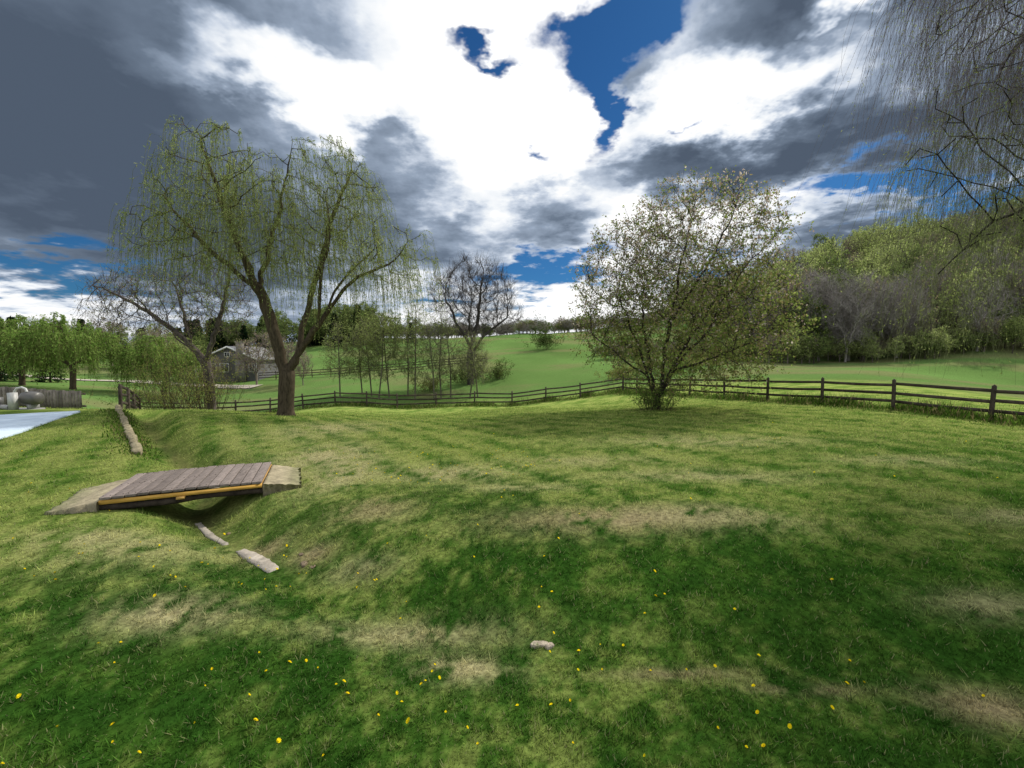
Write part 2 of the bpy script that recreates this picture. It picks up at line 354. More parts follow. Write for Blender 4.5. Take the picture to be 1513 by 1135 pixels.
for yy in (-Wb/2+.09, 0, Wb/2-.12):
    pts = [bl(u, yy+.015*math.sin(u*3), .01+.012*math.sin(u*4)) for u in np.linspace(-Lb/2-.05, Lb/2+.08, 12)]
    lg.tube(pts, [.052+.006*math.sin(k*1.7) for k in range(12)], 10)
obj('support_logs', lg.mesh('support_logs', True), m_log, fb)
def slab(name, u0, u1, z0, z1, v0, v1, sk):
    nu, nv = 14, 18; P = []; F_ = []; C = []
    for a_ in range(nu+1):
        for b_ in range(nv+1):
            t = a_/nu
            u = u0+(u1-u0)*a_/nu; v = v0+(v1-v0)*b_/nv
            u += t*sk*(.5-b_/nv)+(rg.uniform(-.035, .035) if a_ == nu else 0); v *= (1-.10*t)
            v += rg.uniform(-.025, .025) if b_ in (0, nv) else 0
            P.append(bl(u, v, z0+(z1-z0)*t+rg.uniform(-.006, .006)))
            gfade = max(0, t*1.3-.55)*rg.uniform(.4, 1); C.append(np.array([.33,.285,.19])*(1-gfade)+np.array([.13,.16,.05])*gfade)
    top = len(P)
    for p in list(P): P.append((p[0], p[1], p[2]-.2)); C.append([.2,.17,.12])
    W_ = nv+1
    for a_ in range(nu):
        for b_ in range(nv):
            q0 = a_*W_+b_; F_.append([q0, q0+1, q0+W_+1, q0+W_] if u1 < u0 else [q0, q0+W_, q0+W_+1, q0+1])
    for a_ in range(nu):
        for b_ in (0, nv):
            q0 = a_*W_+b_; F_.append([q0, q0+W_, q0+W_+top, q0+top])
    for b_ in range(nv):
        for a_ in (0, nu):
            q0 = a_*W_+b_; F_.append([q0, q0+1, q0+1+top, q0+top])
    mb = MB(); mb.add(P, F_, np.array(C)); return obj(name, mb.mesh(name), m_slab)
slab('concrete_slab', -Lb/2-.01, -Lb/2-.62, .12, .025, -.66, .64, .1)
slab('concrete_slab.001', Lb/2+.01, Lb/2+.50, .12, .03, -.62, .64, .1)

# ---------------------------------------------------------------- fences
m_fence = mat('fence_wood', attr=True, rough=.95, noise=(5, .55, 1.4), bump=(20, .5, .02))
def fence(name, pts, hp=1.25, rails=(.35, .72, 1.08), col=(.075,.060,.048), pr=.07):
    mb = MB(); zs = [h1(*p) for p in pts]
    for k, (p, z_) in enumerate(zip(pts, zs)):
        cv = rg.uniform(.7, 1.25); lean = rg.uniform(-.05, .05, 2)
        mb.tube([[p[0], p[1], z_-.3], [p[0]+lean[0]*.5, p[1]+lean[1]*.5, z_+hp*.5], [p[0]+lean[0], p[1]+lean[1], z_+hp+rg.uniform(-.03,.05)], [p[0]+lean[0], p[1]+lean[1], z_+hp+.055]], [pr*1.05, pr, pr*.95, .01], 8, np.array(col)*cv)
        if k < len(pts)-1:
            q_ = pts[k+1]; zq = zs[k+1]
            for h_ in rails:
                dn = rg.uniform(-.04, .04); dn2 = rg.uniform(-.04, .04); dx_ = (q_[0]-p[0])*.5; dy_ = (q_[1]-p[1])*.5
                pm = (p[0]+dx_, p[1]+dy_, (z_+zq)/2+h_+(dn+dn2)/2-rg.uniform(.0, .03)); cr_ = np.array(col)*rg.uniform(.7, 1.35)
                mb.beam((p[0], p[1], z_+h_+dn), pm, .045, .12, cr_); mb.beam(pm, (q_[0], q_[1], zq+h_+dn2), .045, .12, cr_)
    return obj(name, mb.mesh(name), m_fence)
right = [(19.2-1.0*k, 9.6+2.8*k) for k in range(0, 10)]
right.append((9.6, 36.6))
def resamp(pl_, s):
    out = [pl_[0]]
    for a_, b_ in zip(pl_[:-1], pl_[1:]):
        L_ = math.hypot(b_[0]-a_[0], b_[1]-a_[1]); k_ = max(1, round(L_/s))
        for t_ in range(1, k_+1): out.append((a_[0]+(b_[0]-a_[0])*t_/k_, a_[1]+(b_[1]-a_[1])*t_/k_))
    return out
fence('split_rail_fence', right)
fence('split_rail_fence.001', resamp([(9.6,36.9),(6,37.3),(0,38),(-10,37),(-20,35),(-30,33)], 2.9))
fence('split_rail_fence.002', resamp([(-17.0,18.4),(-22,25),(-28,31)], 2.6), 1.0)
fence('split_rail_fence.003', resamp([(-42,66),(-18,62),(-4,66)], 3.2), 1.3)

def cvar0(rng, n_, cols): cols = np.array(cols); return cols[rng.randint(0, len(cols), n_)]*(.7+.6*rng.rand(n_, 1))
def fence_weeds(name, pts, n_, seed, w_=.35, hmax=.5):
    rng = np.random.RandomState(seed); seg = rng.randint(0, len(pts)-1, n_); t_ = rng.rand(n_); Pn = np.array(pts)
    xy = Pn[seg]+(Pn[seg+1]-Pn[seg])*t_[:,None]+rng.normal(size=(n_,2))*w_
    cl = fbm(xy[:,0], xy[:,1], .9, 3, seed); zz_ = H(xy[:,0], xy[:,1]); hh = (.06+hmax*rng.rand(n_)*ss(.3, .7, cl))
    lb = MB(); dd = np.stack([rng.normal(size=n_)*.35, rng.normal(size=n_)*.35, np.ones(n_)], 1)
    lb.leaves(np.stack([xy[:,0], xy[:,1], zz_-.02], 1), dd, hh, .035, cvar0(rng, n_, [(.07,.14,.02),(.11,.18,.03),(.05,.10,.015),(.2,.18,.08)]), rng)
    obj(name, lb.mesh(name), m_blade)
fence_weeds('tall_weeds', right, 16000, 5, .6, .6)
fence_weeds('tall_weeds.001', [(9.6,36.9),(6,37.3),(0,38),(-10,37),(-20,35),(-30,33)], 15000, 6, .6, .6)
fence_weeds('tall_weeds.002', [(-8.25,9.3),(-16.2,17.4)], 3000, 7, .2, .12)

# ---------------------------------------------------------------- trees
def colonize(polys, ells, nat, step, infl, kill, rng, bias=(0,0,.15), iters=120, shell=.0, zmin=None):
    P = []; par = []
    for pi, pl_ in enumerate(polys):
        pl_ = np.array(pl_, float)
        if pi == 0: P.append(pl_[0]); par.append(-1); last = 0
        else: last = int(np.argmin(np.linalg.norm(np.array(P)-pl_[0], axis=1)))
        prev = P[last]; wob = np.zeros(3)
        for b_ in pl_[1:]:
            L_ = np.linalg.norm(b_-prev); k_ = max(1, int(round(L_/step))); s0 = prev
            for t_ in range(1, k_+1):
                wob = wob*.7+rng.normal(size=3)*step*.13
                P.append(s0+(b_-s0)*t_/k_+wob*(pi > 0)); par.append(last); last = len(P)-1
            prev = b_
    at = []
    vol = np.array([e[1][0]*e[1][1]*e[1][2] for e in ells]); cnt = (vol/vol.sum()*nat).astype(int)
    for (c_, rad), k_ in zip(ells, cnt):
        v = rng.normal(size=(k_, 3)); v /= np.linalg.norm(v, axis=1, keepdims=True)
        rd = rng.rand(k_, 1)**(1/3.); rd = rd*(1-shell)+shell*(.6+.4*rd)
        at.append(np.array(c_)+v*rd*np.array(rad))
    at = np.concatenate(at)
    if zmin is not None: at = at[at[:,2] > zmin]
    PN = np.array(P); D = np.linalg.norm(at[:,None]-PN[None], axis=2); ni = D.argmin(1); nd_ = D.min(1)
    bias = np.array(bias)
    for it in range(iters):
        m_ = nd_ < infl
        if not m_.any(): break
        idx = ni[m_]; dv = at[m_]-PN[idx]; dv /= (np.linalg.norm(dv, axis=1, keepdims=True)+1e-9)
        uq, inv = np.unique(idx, return_inverse=True); inv = inv.ravel()
        acc = np.zeros((len(uq), 3)); np.add.at(acc, inv, dv)
        acc /= (np.linalg.norm(acc, axis=1, keepdims=True)+1e-9); acc += bias+rng.normal(size=acc.shape)*.12
        acc /= (np.linalg.norm(acc, axis=1, keepdims=True)+1e-9)
        new = PN[uq]+acc*step
        dm = np.linalg.norm(new[:,None]-PN[None], axis=2).min(1); ok = dm > .45*step
        if not ok.any(): break
        new = new[ok]; base = len(PN); par += list(uq[ok]); PN = np.concatenate([PN, new])
        D = np.linalg.norm(at[:,None]-new[None], axis=2); a_ = D.argmin(1); b_ = D.min(1)
        up = b_ < nd_; ni = np.where(up, base+a_, ni); nd_ = np.where(up, b_, nd_)
        kp = nd_ > kill; at, ni, nd_ = at[kp], ni[kp], nd_[kp]
        if len(at) == 0 or len(PN) > 9000: break
    return PN, np.array(par)
def radii(P, par, rt, rtrunk, e=2.2, power=1.0):
    n_ = len(P); acc = np.zeros(n_); r_ = np.zeros(n_)
    for k in range(n_-1, -1, -1):
        r_[k] = rt if acc[k] == 0 else acc[k]**(1/e)
        if par[k] >= 0: acc[par[k]] += r_[k]**e
    f = np.clip((r_-rt)/(r_[0]-rt+1e-9), 0, 1)**power
    return rt+f*(rtrunk-rt)
def skeleton_mesh(mb, P, par, r_, col, flare=1.35):
    n_ = len(P); ch = [[] for _ in range(n_)]
    for k in range(1, n_):
        if par[k] >= 0: ch[par[k]].append(k)
    st = [(0, None)]
    while st:
        k, frm = st.pop()
        path = [k] if frm is None else [frm, k]
        rads = [r_[k]*flare] if frm is None else [min(r_[k]*1.1, r_[frm]), r_[k]]
        cur = k
        while ch[cur]:
            c_ = sorted(ch[cur], key=lambda q_: -r_[q_])
            for o_ in c_[1:]: st.append((o_, cur))
            cur = c_[0]; path.append(cur); rads.append(r_[cur])
        if len(path) < 2: continue
        rm = max(rads); sd = 10 if rm > .12 else (6 if rm > .04 else 3)
        mb.tube(P[path], rads, sd, col)
def dirs(P, par):
    d_ = P-P[np.maximum(par, 0)]; d_[0] = (0, 0, 1); return d_/(np.linalg.norm(d_, axis=1, keepdims=True)+1e-9)
def cvar(rng, n_, cols, var=.3):
    cols = np.array(cols, float); k = rng.randint(0, len(cols), n_); return cols[k]*(1-var/2+var*rng.rand(n_, 1))
def twigs(mb, P0, D, L, r0, col, rng, K=3, spread=.7, up=.1):
    n_ = len(P0); d_ = D+rng.normal(size=(n_, 3))*spread; d_[:,2] += up; d_ /= np.linalg.norm(d_, axis=1, keepdims=True)
    L = L*(.5+rng.rand(n_))
    t_ = np.linspace(0, 1, K); bend = rng.normal(size=(n_, 3))*.15
    Q = P0[:,None]+d_[:,None]*L[:,None,None]*t_[None,:,None]+bend[:,None]*(L[:,None]*t_[None]**2)[:,:,None]
    mb.strands(Q, r0, r0*.4, col); return Q, d_

m_barkw = mat('willow_bark', attr=True, spec=0, noise=(4, .5, 1.4), coordsc=(4,4,1), det=3)
m_leaf = mat('foliage', attr=True, transl=.5)
def willow(name, polys, ells, nat, rtr, center, seed, nstr, Ls, leafcols, bark=(.075,.06,.042), step=.35, leafn=14, leafL=.10, leafW=.022, sr=.007, strandcol=(.16,.17,.06), minz=None, infl=2.5, kill=.55, topgrey=None, outw=.7, power=1.25, curl=.12):
    rng = np.random.RandomState(seed)
    P, par = colonize(polys, ells, nat, step, infl, kill, rng)
    r_ = radii(P, par, .012, rtr, 2.1, power)
    e = empty(name); mb = MB(); skeleton_mesh(mb, P, par, r_, bark)
    D = dirs(P, par)
    cand = np.where(r_ < .045)[0]; k = cand[rng.randint(0, len(cand), nstr)]
    S0 = P[k]+rng.normal(size=(nstr, 3))*.05; hd = S0-np.array(center); hd[:,2] = 0; hd /= (np.linalg.norm(hd, axis=1, keepdims=True)+1e-6)
    hd = hd*.6+D[k]*np.array([1,1,0])*.6+rng.normal(size=(nstr,3))*np.array([.35,.35,0])
    Ln = Ls[0]+(Ls[1]-Ls[0])*rng.rand(nstr)**1.3
    if minz is not None: Ln = np.minimum(Ln, np.maximum(S0[:,2]-minz-rng.rand(nstr)*1.0, .3))
    K = 8; t_ = np.linspace(0, 1, K)
    a_ = outw*(.5+rng.rand(nstr))*np.minimum(1, Ln/2)
    Q = np.zeros((nstr, K, 3)); Q[:,:,:2] = S0[:,None,:2]+hd[:,None,:2]*(a_[:,None]*(1-np.exp(-2.5*t_))[None])[:,:,None]
    Q[:,:,2] = S0[:,None,2]+(.45*a_)[:,None]*np.sin(np.minimum(t_*5, math.pi))[None]-Ln[:,None]*(t_**1.35)[None]
    sway = rng.normal(size=(nstr, 1, 2))*curl; Q[:,:,:2] += sway*(t_**2)[None,:,None]*Ln[:,None,None]*.35
    Q[:,1:,:2] += rng.normal(size=(nstr, K-1, 2))*.02
    sc0 = np.tile(np.array(strandcol), (nstr, 1))*(.7+.6*rng.rand(nstr, 1))
    if topgrey is not None:
        tg = ss(topgrey[0], topgrey[1], S0[:,2])[:,None]; sc0 = sc0*(1-tg)+np.array([.19,.16,.17])*tg
    mb.strands(Q, sr, sr*.45, sc0)
    obj('trunk_and_limbs', mb.mesh('trunk_and_limbs', True), m_barkw, e)
    lb = MB(); nl = nstr*leafn; si = rng.randint(0, nstr, nl); tt = rng.rand(nl)*(K-1.01); k0 = tt.astype(int); fr_ = (tt-k0)[:,None]
    LP = Q[si, k0]*(1-fr_)+Q[si, k0+1]*fr_; dd = Q[si, k0+1]-Q[si, k0]; dd /= (np.linalg.norm(dd, axis=1, keepdims=True)+1e-9)
    dd = dd*.7+rng.normal(size=(nl, 3))*.45
    if topgrey is not None:
        kp = rng.rand(nl) > ss(topgrey[0], topgrey[1], S0[si,2])*.6; LP, dd = LP[kp], dd[kp]; nl = len(LP)
    lb.leaves(LP, dd, leafL*(.6+.8*rng.rand(nl)), leafW*(.7+.6*rng.rand(nl)), cvar(rng, nl, leafcols, .5), rng)
    obj('drooping_leaves', lb.mesh('drooping_leaves'), m_leaf, e)
    return e
zb = h1(-10.7, 20)
WLC = [(.30,.37,.12),(.23,.31,.095),(.36,.40,.16),(.18,.24,.08)]
willow('weeping_willow_tree',
  [[(-10.7,20,zb-.15),(-10.65,20,zb+.7),(-10.55,20,1.2)],
   [(-10.55,20,1.2),(-11.0,19.8,3.2),(-11.6,19.7,5.0),(-12.5,19.5,7.5),(-13.2,19.4,10),(-13.6,19.3,11.6)],
   [(-11.5,19.7,4.9),(-11.1,20.3,7.5),(-10.6,20.5,10.5),(-10.2,20.6,12)],
   [(-10.55,20,1.2),(-9.6,19.9,2.6),(-8.3,19.7,4.3),(-6.9,19.5,5.6),(-5.2,19.4,6.3)],
   [(-10.2,20,1.8),(-9.7,20.4,4.0),(-9.0,20.7,7.0),(-8.2,20.8,9.5),(-7.5,20.9,11.4)],
   [(-11.6,19.7,5.0),(-12.9,19.2,6.3),(-14.0,18.9,7.6),(-14.8,18.8,8.6)],
   [(-8.9,19.8,3.6),(-8.2,20.8,5.6),(-7.0,21.8,7.2)],
   [(-11.4,19.7,4.2),(-11.6,18.4,6.5),(-11.8,17.6,8.5)],
   [(-9.0,19.9,3.3),(-8.3,18.8,5.4),(-7.6,18.2,7.6)]],
  [((-13.2,19.5,9.1),(2.3,2.6,3.6)),((-8.2,20.5,9.0),(2.5,2.7,3.1)),((-5.7,19.6,6.4),(2.3,2.3,1.5)),((-14.9,19,7.4),(1.5,2,1.9)),((-10.8,20,8.6),(1.8,3,2.8)),((-11,18,8),(2.5,1.5,2.5)),((-8.5,19.2,6.6),(2.2,2,1.8))],
  2000, .35, (-10.8,20,0), 5, 3600, (.5,3.2), WLC, minz=1.6, leafn=12, leafL=.11, leafW=.029, kill=.5, sr=.0065)

zb = h1(14, 7.5)
willow('weeping_willow_tree.001',
  [[(14,7.5,zb-.2),(13.9,7.6,2),(13.6,7.7,4.4)],
   [(13.6,7.7,4.4),(12.6,8.0,5.9),(11.4,8.3,5.9),(10.5,8.6,5.3),(9.7,8.7,4.7),(9.1,8.8,4.2),(8.7,8.8,3.7)],
   [(13.6,7.7,4.4),(13.4,8.2,7),(12.8,8.6,9.5),(12.0,8.9,11.5)],
   [(13.4,8.2,8),(12.2,8.8,9.6),(11.2,9.3,10.4),(10.2,9.6,10.6)],
   [(13.6,7.7,4.4),(14.6,8.6,7),(15.2,9.5,10)]],
  [((11.4,9.2,10.3),(2.9,2.4,2.4)),((14.5,8.5,10),(3,3,3)),((10.8,9.4,7.6),(1.9,1.6,1.2)),((9.6,8.8,4.8),(1.1,.9,.8)),((9.0,9.4,6.0),(1.0,.9,.8)),((10.8,9.0,5.6),(1.2,1.0,.8))],
  2300, .26, (14,8,0), 11, 6400, (.8,4.6), [(.27,.33,.09),(.20,.27,.07),(.32,.36,.13)], bark=(.045,.038,.034), minz=1.5, leafn=11, leafL=.055, leafW=.014, sr=.0036,
  strandcol=(.19,.21,.10), topgrey=(6.2,8.8), outw=.7, kill=.38, power=1.5, curl=.4)

GL = [(.21,.33,.07),(.16,.27,.055),(.27,.38,.10)]
for nm, X0, Y0, sd, s_ in [('weeping_willow_tree.002', -46.5, 45, 21, 1.0), ('weeping_willow_tree.003', -38.5, 47, 23, .85), ('weeping_willow_tree.004', -53, 46, 25, .95)]:
    zb = h1(X0, Y0)
    willow(nm, [[(X0,Y0,zb-.2),(X0+.2,Y0,zb+2.2*s_)],[(X0+.2,Y0,zb+2.2),(X0-2,Y0,zb+4.8*s_),(X0-3.5,Y0,zb+6*s_)],[(X0+.2,Y0,zb+2.2),(X0+2,Y0+.5,zb+4.8*s_),(X0+3.3,Y0,zb+5.8*s_)],[(X0+.2,Y0,zb+2.2),(X0+.2,Y0-1,zb+6.5*s_)]],
      [((X0-1.5*s_,Y0,zb+5.6*s_),(4.2*s_,3.4*s_,2.0*s_)),((X0+2.6*s_,Y0-.5,zb+5.2*s_),(2.6*s_,3*s_,1.5*s_)),((X0-.3,Y0,zb+7.2*s_),(2.0*s_,2*s_,1.3*s_))], 420, .26, (X0,Y0,0), sd, 1500, (.6,4.0), GL, step=.5, leafn=9, leafL=.26, leafW=.10, sr=.012, minz=zb+.5, infl=3.5, kill=.8)

m_bark = mat('tree_bark', attr=True, spec=0, noise=(5, .55, 1.4), coordsc=(2,2,.6), det=2)
def tree_parts(polys, ells, nat, rtr, seed, step, infl, kill, bark, ntw, twL, twr, leaf=None, rt=.012, shell=.2, bias=(0,0,.15), zmin=None, tw2=True, power=1.0, twup=.1):
    rng = np.random.RandomState(seed)
    P, par = colonize(polys, ells, nat, step, infl, kill, rng, bias=bias, shell=shell, zmin=zmin)
    r_ = radii(P, par, rt, rtr, 2.1, power); mb = MB(); skeleton_mesh(mb, P, par, r_, bark)
    D = dirs(P, par); cand = np.where(r_ < rt*3.2)[0]
    k = cand[rng.randint(0, len(cand), ntw)]
    Q, d_ = twigs(mb, P[k], D[k], np.full(ntw, twL), twr, bark, rng, up=twup)
    Q2 = Q
    if tw2:
        ii = rng.randint(0, ntw, ntw); Q2, d2 = twigs(mb, Q[ii,1], d_[ii], np.full(ntw, twL*.6), twr*.7, bark, rng, up=twup)
    lb = None
    if leaf:
        n_, L_, W_, cols, cf = leaf
        QQ = np.concatenate([Q, Q2]) if tw2 else Q
        ii = rng.randint(0, len(QQ), n_); tt = rng.rand(n_)[:,None]
        LP = QQ[ii,1]*(1-tt)+QQ[ii,2]*tt+rng.normal(size=(n_,3))*L_*.4
        dd = rng.normal(size=(n_,3))+np.array([0,0,.1]); C = cf(LP, rng) if cf else cvar(rng, n_, cols, .5)
        lb = MB(); lb.leaves(LP, dd, L_*(.6+.8*rng.rand(n_)), W_*(.6+.8*rng.rand(n_)), C, rng)
    return mb, lb

def cherry_col(P, rng):
    n_ = len(P); t_ = ss(2.5, 8.0, P[:,2]+rng.normal(size=n_)*1.0-.35*(P[:,0]-8.2)*(P[:,2] < 8))
    bl_ = rng.rand(n_) < .04+.40*t_
    g_ = cvar(rng, n_, [(.21,.28,.065),(.27,.32,.09),(.16,.21,.055),(.28,.23,.11)], .5); w_ = cvar(rng, n_, [(.56,.49,.43),(.46,.39,.34),(.36,.28,.25)], .35)
    return np.where(bl_[:,None], w_, g_)
zb = h1(7.1, 20.8)
b0 = (7.1,20.8,zb-.15)
mb, lb = tree_parts([[b0,(7.1,20.8,zb+.35)],
  [(7.1,20.8,zb+.35),(6.7,20.7,.8),(5.9,20.4,2.8),(5.1,20.2,4.6)],[(7.1,20.8,zb+.35),(7.2,20.6,1.2),(7.5,20.3,3.6),(7.9,20.2,6.2),(8.3,20.2,8.3)],
  [(7.1,20.8,zb+.35),(7.7,21,.9),(8.8,21.2,2.8),(10.2,21.4,4.8),(11.4,21.6,6.3)],[(7.1,20.8,zb+.35),(7.0,21.3,1.2),(6.8,22.4,3.8),(6.9,23,6)],
  [(7.1,20.8,zb+.35),(7.4,20.1,1.0),(8.6,18.9,3.0),(9.2,18.2,4.8)],[(6.5,20.6,1.2),(4.9,20.0,2.2),(3.6,19.8,3.1)],[(8.0,21.1,1.3),(9.6,20.6,2.0),(11.3,20.4,2.6)],[(7.5,20.3,3.6),(9.0,20.0,6),(10.0,20,8.2)]],
  [((8.2,20.8,3.6),(5.4,4.8,3.5)),((9.0,20.8,6.6),(4.0,3.8,3.7)),((5.6,20.8,5.0),(2.7,3.2,3.2))], 3400, .20, 31, .30, 1.8, .37, (.05,.042,.036), 7000, .60, .0075,
  leaf=(46000, .11, .07, None, cherry_col), zmin=.1, bias=(0,0,.22), rt=.010, power=1.2, twup=.35)
e = empty('flowering_cherry_tree'); obj('trunk_and_branches', mb.mesh('c', True), m_bark, e); obj('blossom_and_leaves', lb.mesh('cl'), m_leaf, e)
def shrub(name, X0, Y0, rx, rz, n_, L_, cols, seed, stems=30, ry=None):
    rng = np.random.RandomState(seed); z0 = h1(X0, Y0); ry = ry or rx
    mb = MB(); P0 = np.stack([X0+rng.normal(size=stems)*rx*.35, Y0+rng.normal(size=stems)*ry*.35, np.full(stems, z0-.05)], 1)
    d_ = np.stack([(P0[:,0]-X0)/rx*1.0, (P0[:,1]-Y0)/ry, np.full(stems, 1.2)], 1)
    Q, dd = twigs(mb, P0, d_, np.full(stems, rz*1.3), .014, (.09,.075,.05), rng, K=4, spread=.25)
    i2 = rng.randint(0, stems, stems*6); kk = rng.randint(1, 4, stems*6)
    Q2, _ = twigs(mb, Q[i2,kk], dd[i2], np.full(stems*6, rz*.4), .007, (.09,.075,.05), rng, K=4)
    ii = rng.randint(0, len(Q2), n_); kk = rng.randint(1, 4, n_); LP = Q2[ii,kk]+rng.normal(size=(n_,3))*L_
    lb = MB(); lb.leaves(LP, rng.normal(size=(n_,3)), L_*(.6+.8*rng.rand(n_)), L_*.6, cvar(rng, n_, cols, .5), rng)
    e = empty(name); obj('stems', mb.mesh('s'), m_bark, e); obj('leaves', lb.mesh('l'), m_leaf, e); return e
GS = [(.14,.22,.05),(.19,.28,.06),(.10,.16,.035)]
YS = [(.27,.30,.08),(.20,.24,.07),(.23,.20,.09)]
shrub('weeds', 7.0, 20.5, 1.0, .8, 2600, .07, GS, 41, 50)
shrub('garden_shrub', -17.5, 24.2, 1.8, 1.9, 3000, .08, YS, 42, 60)
shrub('garden_shrub.001', -20.5, 26, 1.8, 2.0, 3500, .08, YS, 43, 60)
shrub('garden_shrub.002', -22.8, 27.5, 1.6, 1.6, 2500, .08, GS, 47, 50)
shrub('field_bush', 6.1, 80, 1.9, 2.6, 3500, .22, [(.07,.11,.03),(.05,.08,.02)], 44, 50)
shrub('field_bush.001', -5.2, 51, 2.6, 1.3, 3500, .15, [(.10,.14,.035),(.07,.10,.03)], 45, 60)
shrub('field_bush.002', -1.5, 52, 1.6, 1.1, 2000, .15, [(.10,.14,.035),(.07,.10,.03)], 46, 40)
k = 3
for X0, Y0, rx_, rz_, cl_ in [(11,44,1.8,.7,YS),(14,47,2.2,.9,YS),(17.5,46,2.2,.8,GS),(20.5,50,2.4,1.0,YS),(-9,47,2.0,.9,YS),(24,52,2.2,1.0,YS)]:
    shrub('field_bush.%03d' % k, X0, Y0, rx_, rz_, 2200, .13, cl_, 200+k, 45); k += 1

zb = h1(-17.7, 25)
mb, lb = tree_parts([[(-17.7,25,zb-.15),(-17.8,25,.6),(-17.9,25,1.6)],
  [(-17.9,25,1.6),(-19.2,24.8,3.2),(-20.8,24.6,4.6),(-22.3,24.4,5.4),(-23.6,24.4,6.0)],
  [(-17.9,25,1.6),(-17.3,25,3.2),(-16.7,25.1,5.2),(-16.3,25.1,7.2)],
  [(-18.6,24.9,2.4),(-19.2,25.2,4.6),(-20,25.4,6.4)],[(-17.7,25,.9),(-18.8,25.5,2.3),(-20.5,26,3.3)]],
  [((-20.6,24.8,4.9),(3.7,2.8,2.0)),((-17.0,25,5.6),(2.2,2.3,2.6)),((-21.9,24.6,5.5),(1.8,2,1.1))], 1500, .24, 51, .3, 2, .42, (.10,.085,.078), 3000, .6, .009,
  leaf=(3600, .08, .05, [(.26,.28,.10),(.26,.20,.12)], None), rt=.012, power=1.2)
e = empty('bare_apple_tree'); obj('trunk_and_branches', mb.mesh('b', True), m_bark, e); obj('buds', lb.mesh('bl'), m_leaf, e)

X0, Y0 = -4.9, 50; zb = h1(X0, Y0)
mb, lb = tree_parts([[(X0,Y0,zb-.3),(X0,Y0,zb+3),(X0+.1,Y0,zb+4.2)],[(X0+.1,Y0,zb+4.2),(X0-1.6,Y0,zb+7.5),(X0-2.8,Y0,zb+10)],[(X0+.1,Y0,zb+4.2),(X0+.9,Y0+.8,zb+8),(X0+1.2,Y0+1,zb+11)],
  [(X0+.1,Y0,zb+3.4),(X0+2.2,Y0-.3,zb+6),(X0+4.2,Y0-.3,zb+7.6)],[(X0,Y0,zb+4),(X0+.2,Y0-2,zb+8)]],
  [((X0+.4,Y0,zb+10.0),(5.2,4.4,4.6)),((X0+2.8,Y0,zb+7.9),(4.0,3,2.4))], 1500, .38, 61, .5, 3.2, .7, (.09,.08,.077), 5000, 1.1, .016, rt=.022, power=1.3)
e = empty('bare_walnut_tree'); obj('trunk_and_branches', mb.mesh('w', True), m_bark, e)

k = 0
for X0, Y0, hh, lf in [(-13.2,42,9,1),(-12.4,43,8,1),(-14.2,43,8.2,1),(-9.6,42,10.5,.5),(-7.6,41.5,8,.2),(-7.0,42,9,.1),(-6.2,43,7.5,.2),(-4.2,42,6.5,.3),(-3.4,42.5,6.0,.2),(-17,42,7.5,1),(-10.8,44,7.5,.8),(-15.5,44,7,1)]:
    zb = h1(X0, Y0); rg2 = np.random.RandomState(70+k); lx_ = rg2.uniform(-.8, .8)
    mb, lb = tree_parts([[(X0,Y0,zb-.2),(X0+lx_*.4+rg2.uniform(-.2,.2),Y0,zb+hh*.35),(X0+lx_,Y0,zb+hh*.85)]], [((X0+lx_*.7,Y0,zb+hh*.56),(1.6,1.5,hh*.42))], 130, .075, 80+k, .4, 2.2, .55, (.15,.14,.10), 700, .8, .010,
        leaf=(int(200+2600*lf), .13, .07, [(.31,.36,.12),(.24,.30,.10)], None), rt=.014, bias=(0,0,.5))
    e = empty('young_tree' if k == 0 else 'young_tree.%03d' % k); obj('trunk_and_branches', mb.mesh('y', True), m_bark, e); obj('leaves', lb.mesh('yl'), m_leaf, e); k += 1

def template(seed, bark, ntw, leaf, shape, rtr=.16):
    mb, lb = tree_parts([[(0,0,-.5),(0,0,2.0)],[(0,0,2.0),(-1.2,0,5)],[(0,0,2.0),(1.0,.6,5.5)],[(0,0,2),(.2,-1,6)]], shape, 300, rtr, seed, .6, 3, .95, bark, ntw, 1.0, .02, leaf=leaf, rt=.03)
    me = MB()
    me.v = mb.v+(lb.v if lb else []); me.c = mb.c+(lb.c if lb else [])
    me.f = mb.f+([f+mb.n for f in lb.f] if lb else []); me.n = mb.n+(lb.n if lb else 0)
    M = me.mesh('tmpl'); M.materials.append(m_bark); M.materials.append(m_leaf)
    nb = sum(len(f) for f in mb.f); idx = np.zeros(len(M.polygons), np.int32); idx[nb:] = 1
    M.polygons.foreach_set('material_index', idx); return M
SHS = [[((0,0,6.2),(3.4,3.4,3.8))], [((-.8,0,5.4),(3.2,3,3.2)),((1.2,.5,7.4),(2.2,2.2,2.6))], [((.6,0,5.0),(3.6,3.2,3.0)),((-1,0,7.4),(2.0,2.2,2.4))]]
T_bare = [template(101+k, (.30,.275,.26), 1500, None, SHS[k]) for k in range(3)]
T_olive = [template(111+k, (.08,.07,.055), 400, (2600, .38, .26, [(.15,.20,.06),(.11,.16,.05),(.20,.25,.08)], None), SHS[k]) for k in range(3)]
T_lime = [template(121+k, (.14,.12,.10), 500, (2000, .34, .22, [(.33,.40,.13),(.27,.34,.11),(.38,.43,.18)], None), SHS[k]) for k in range(3)]
T_brown = [template(131+k, (.23,.195,.17), 1400, (700, .3, .2, [(.29,.23,.15),(.26,.27,.13)], None), SHS[k]) for k in range(3)]
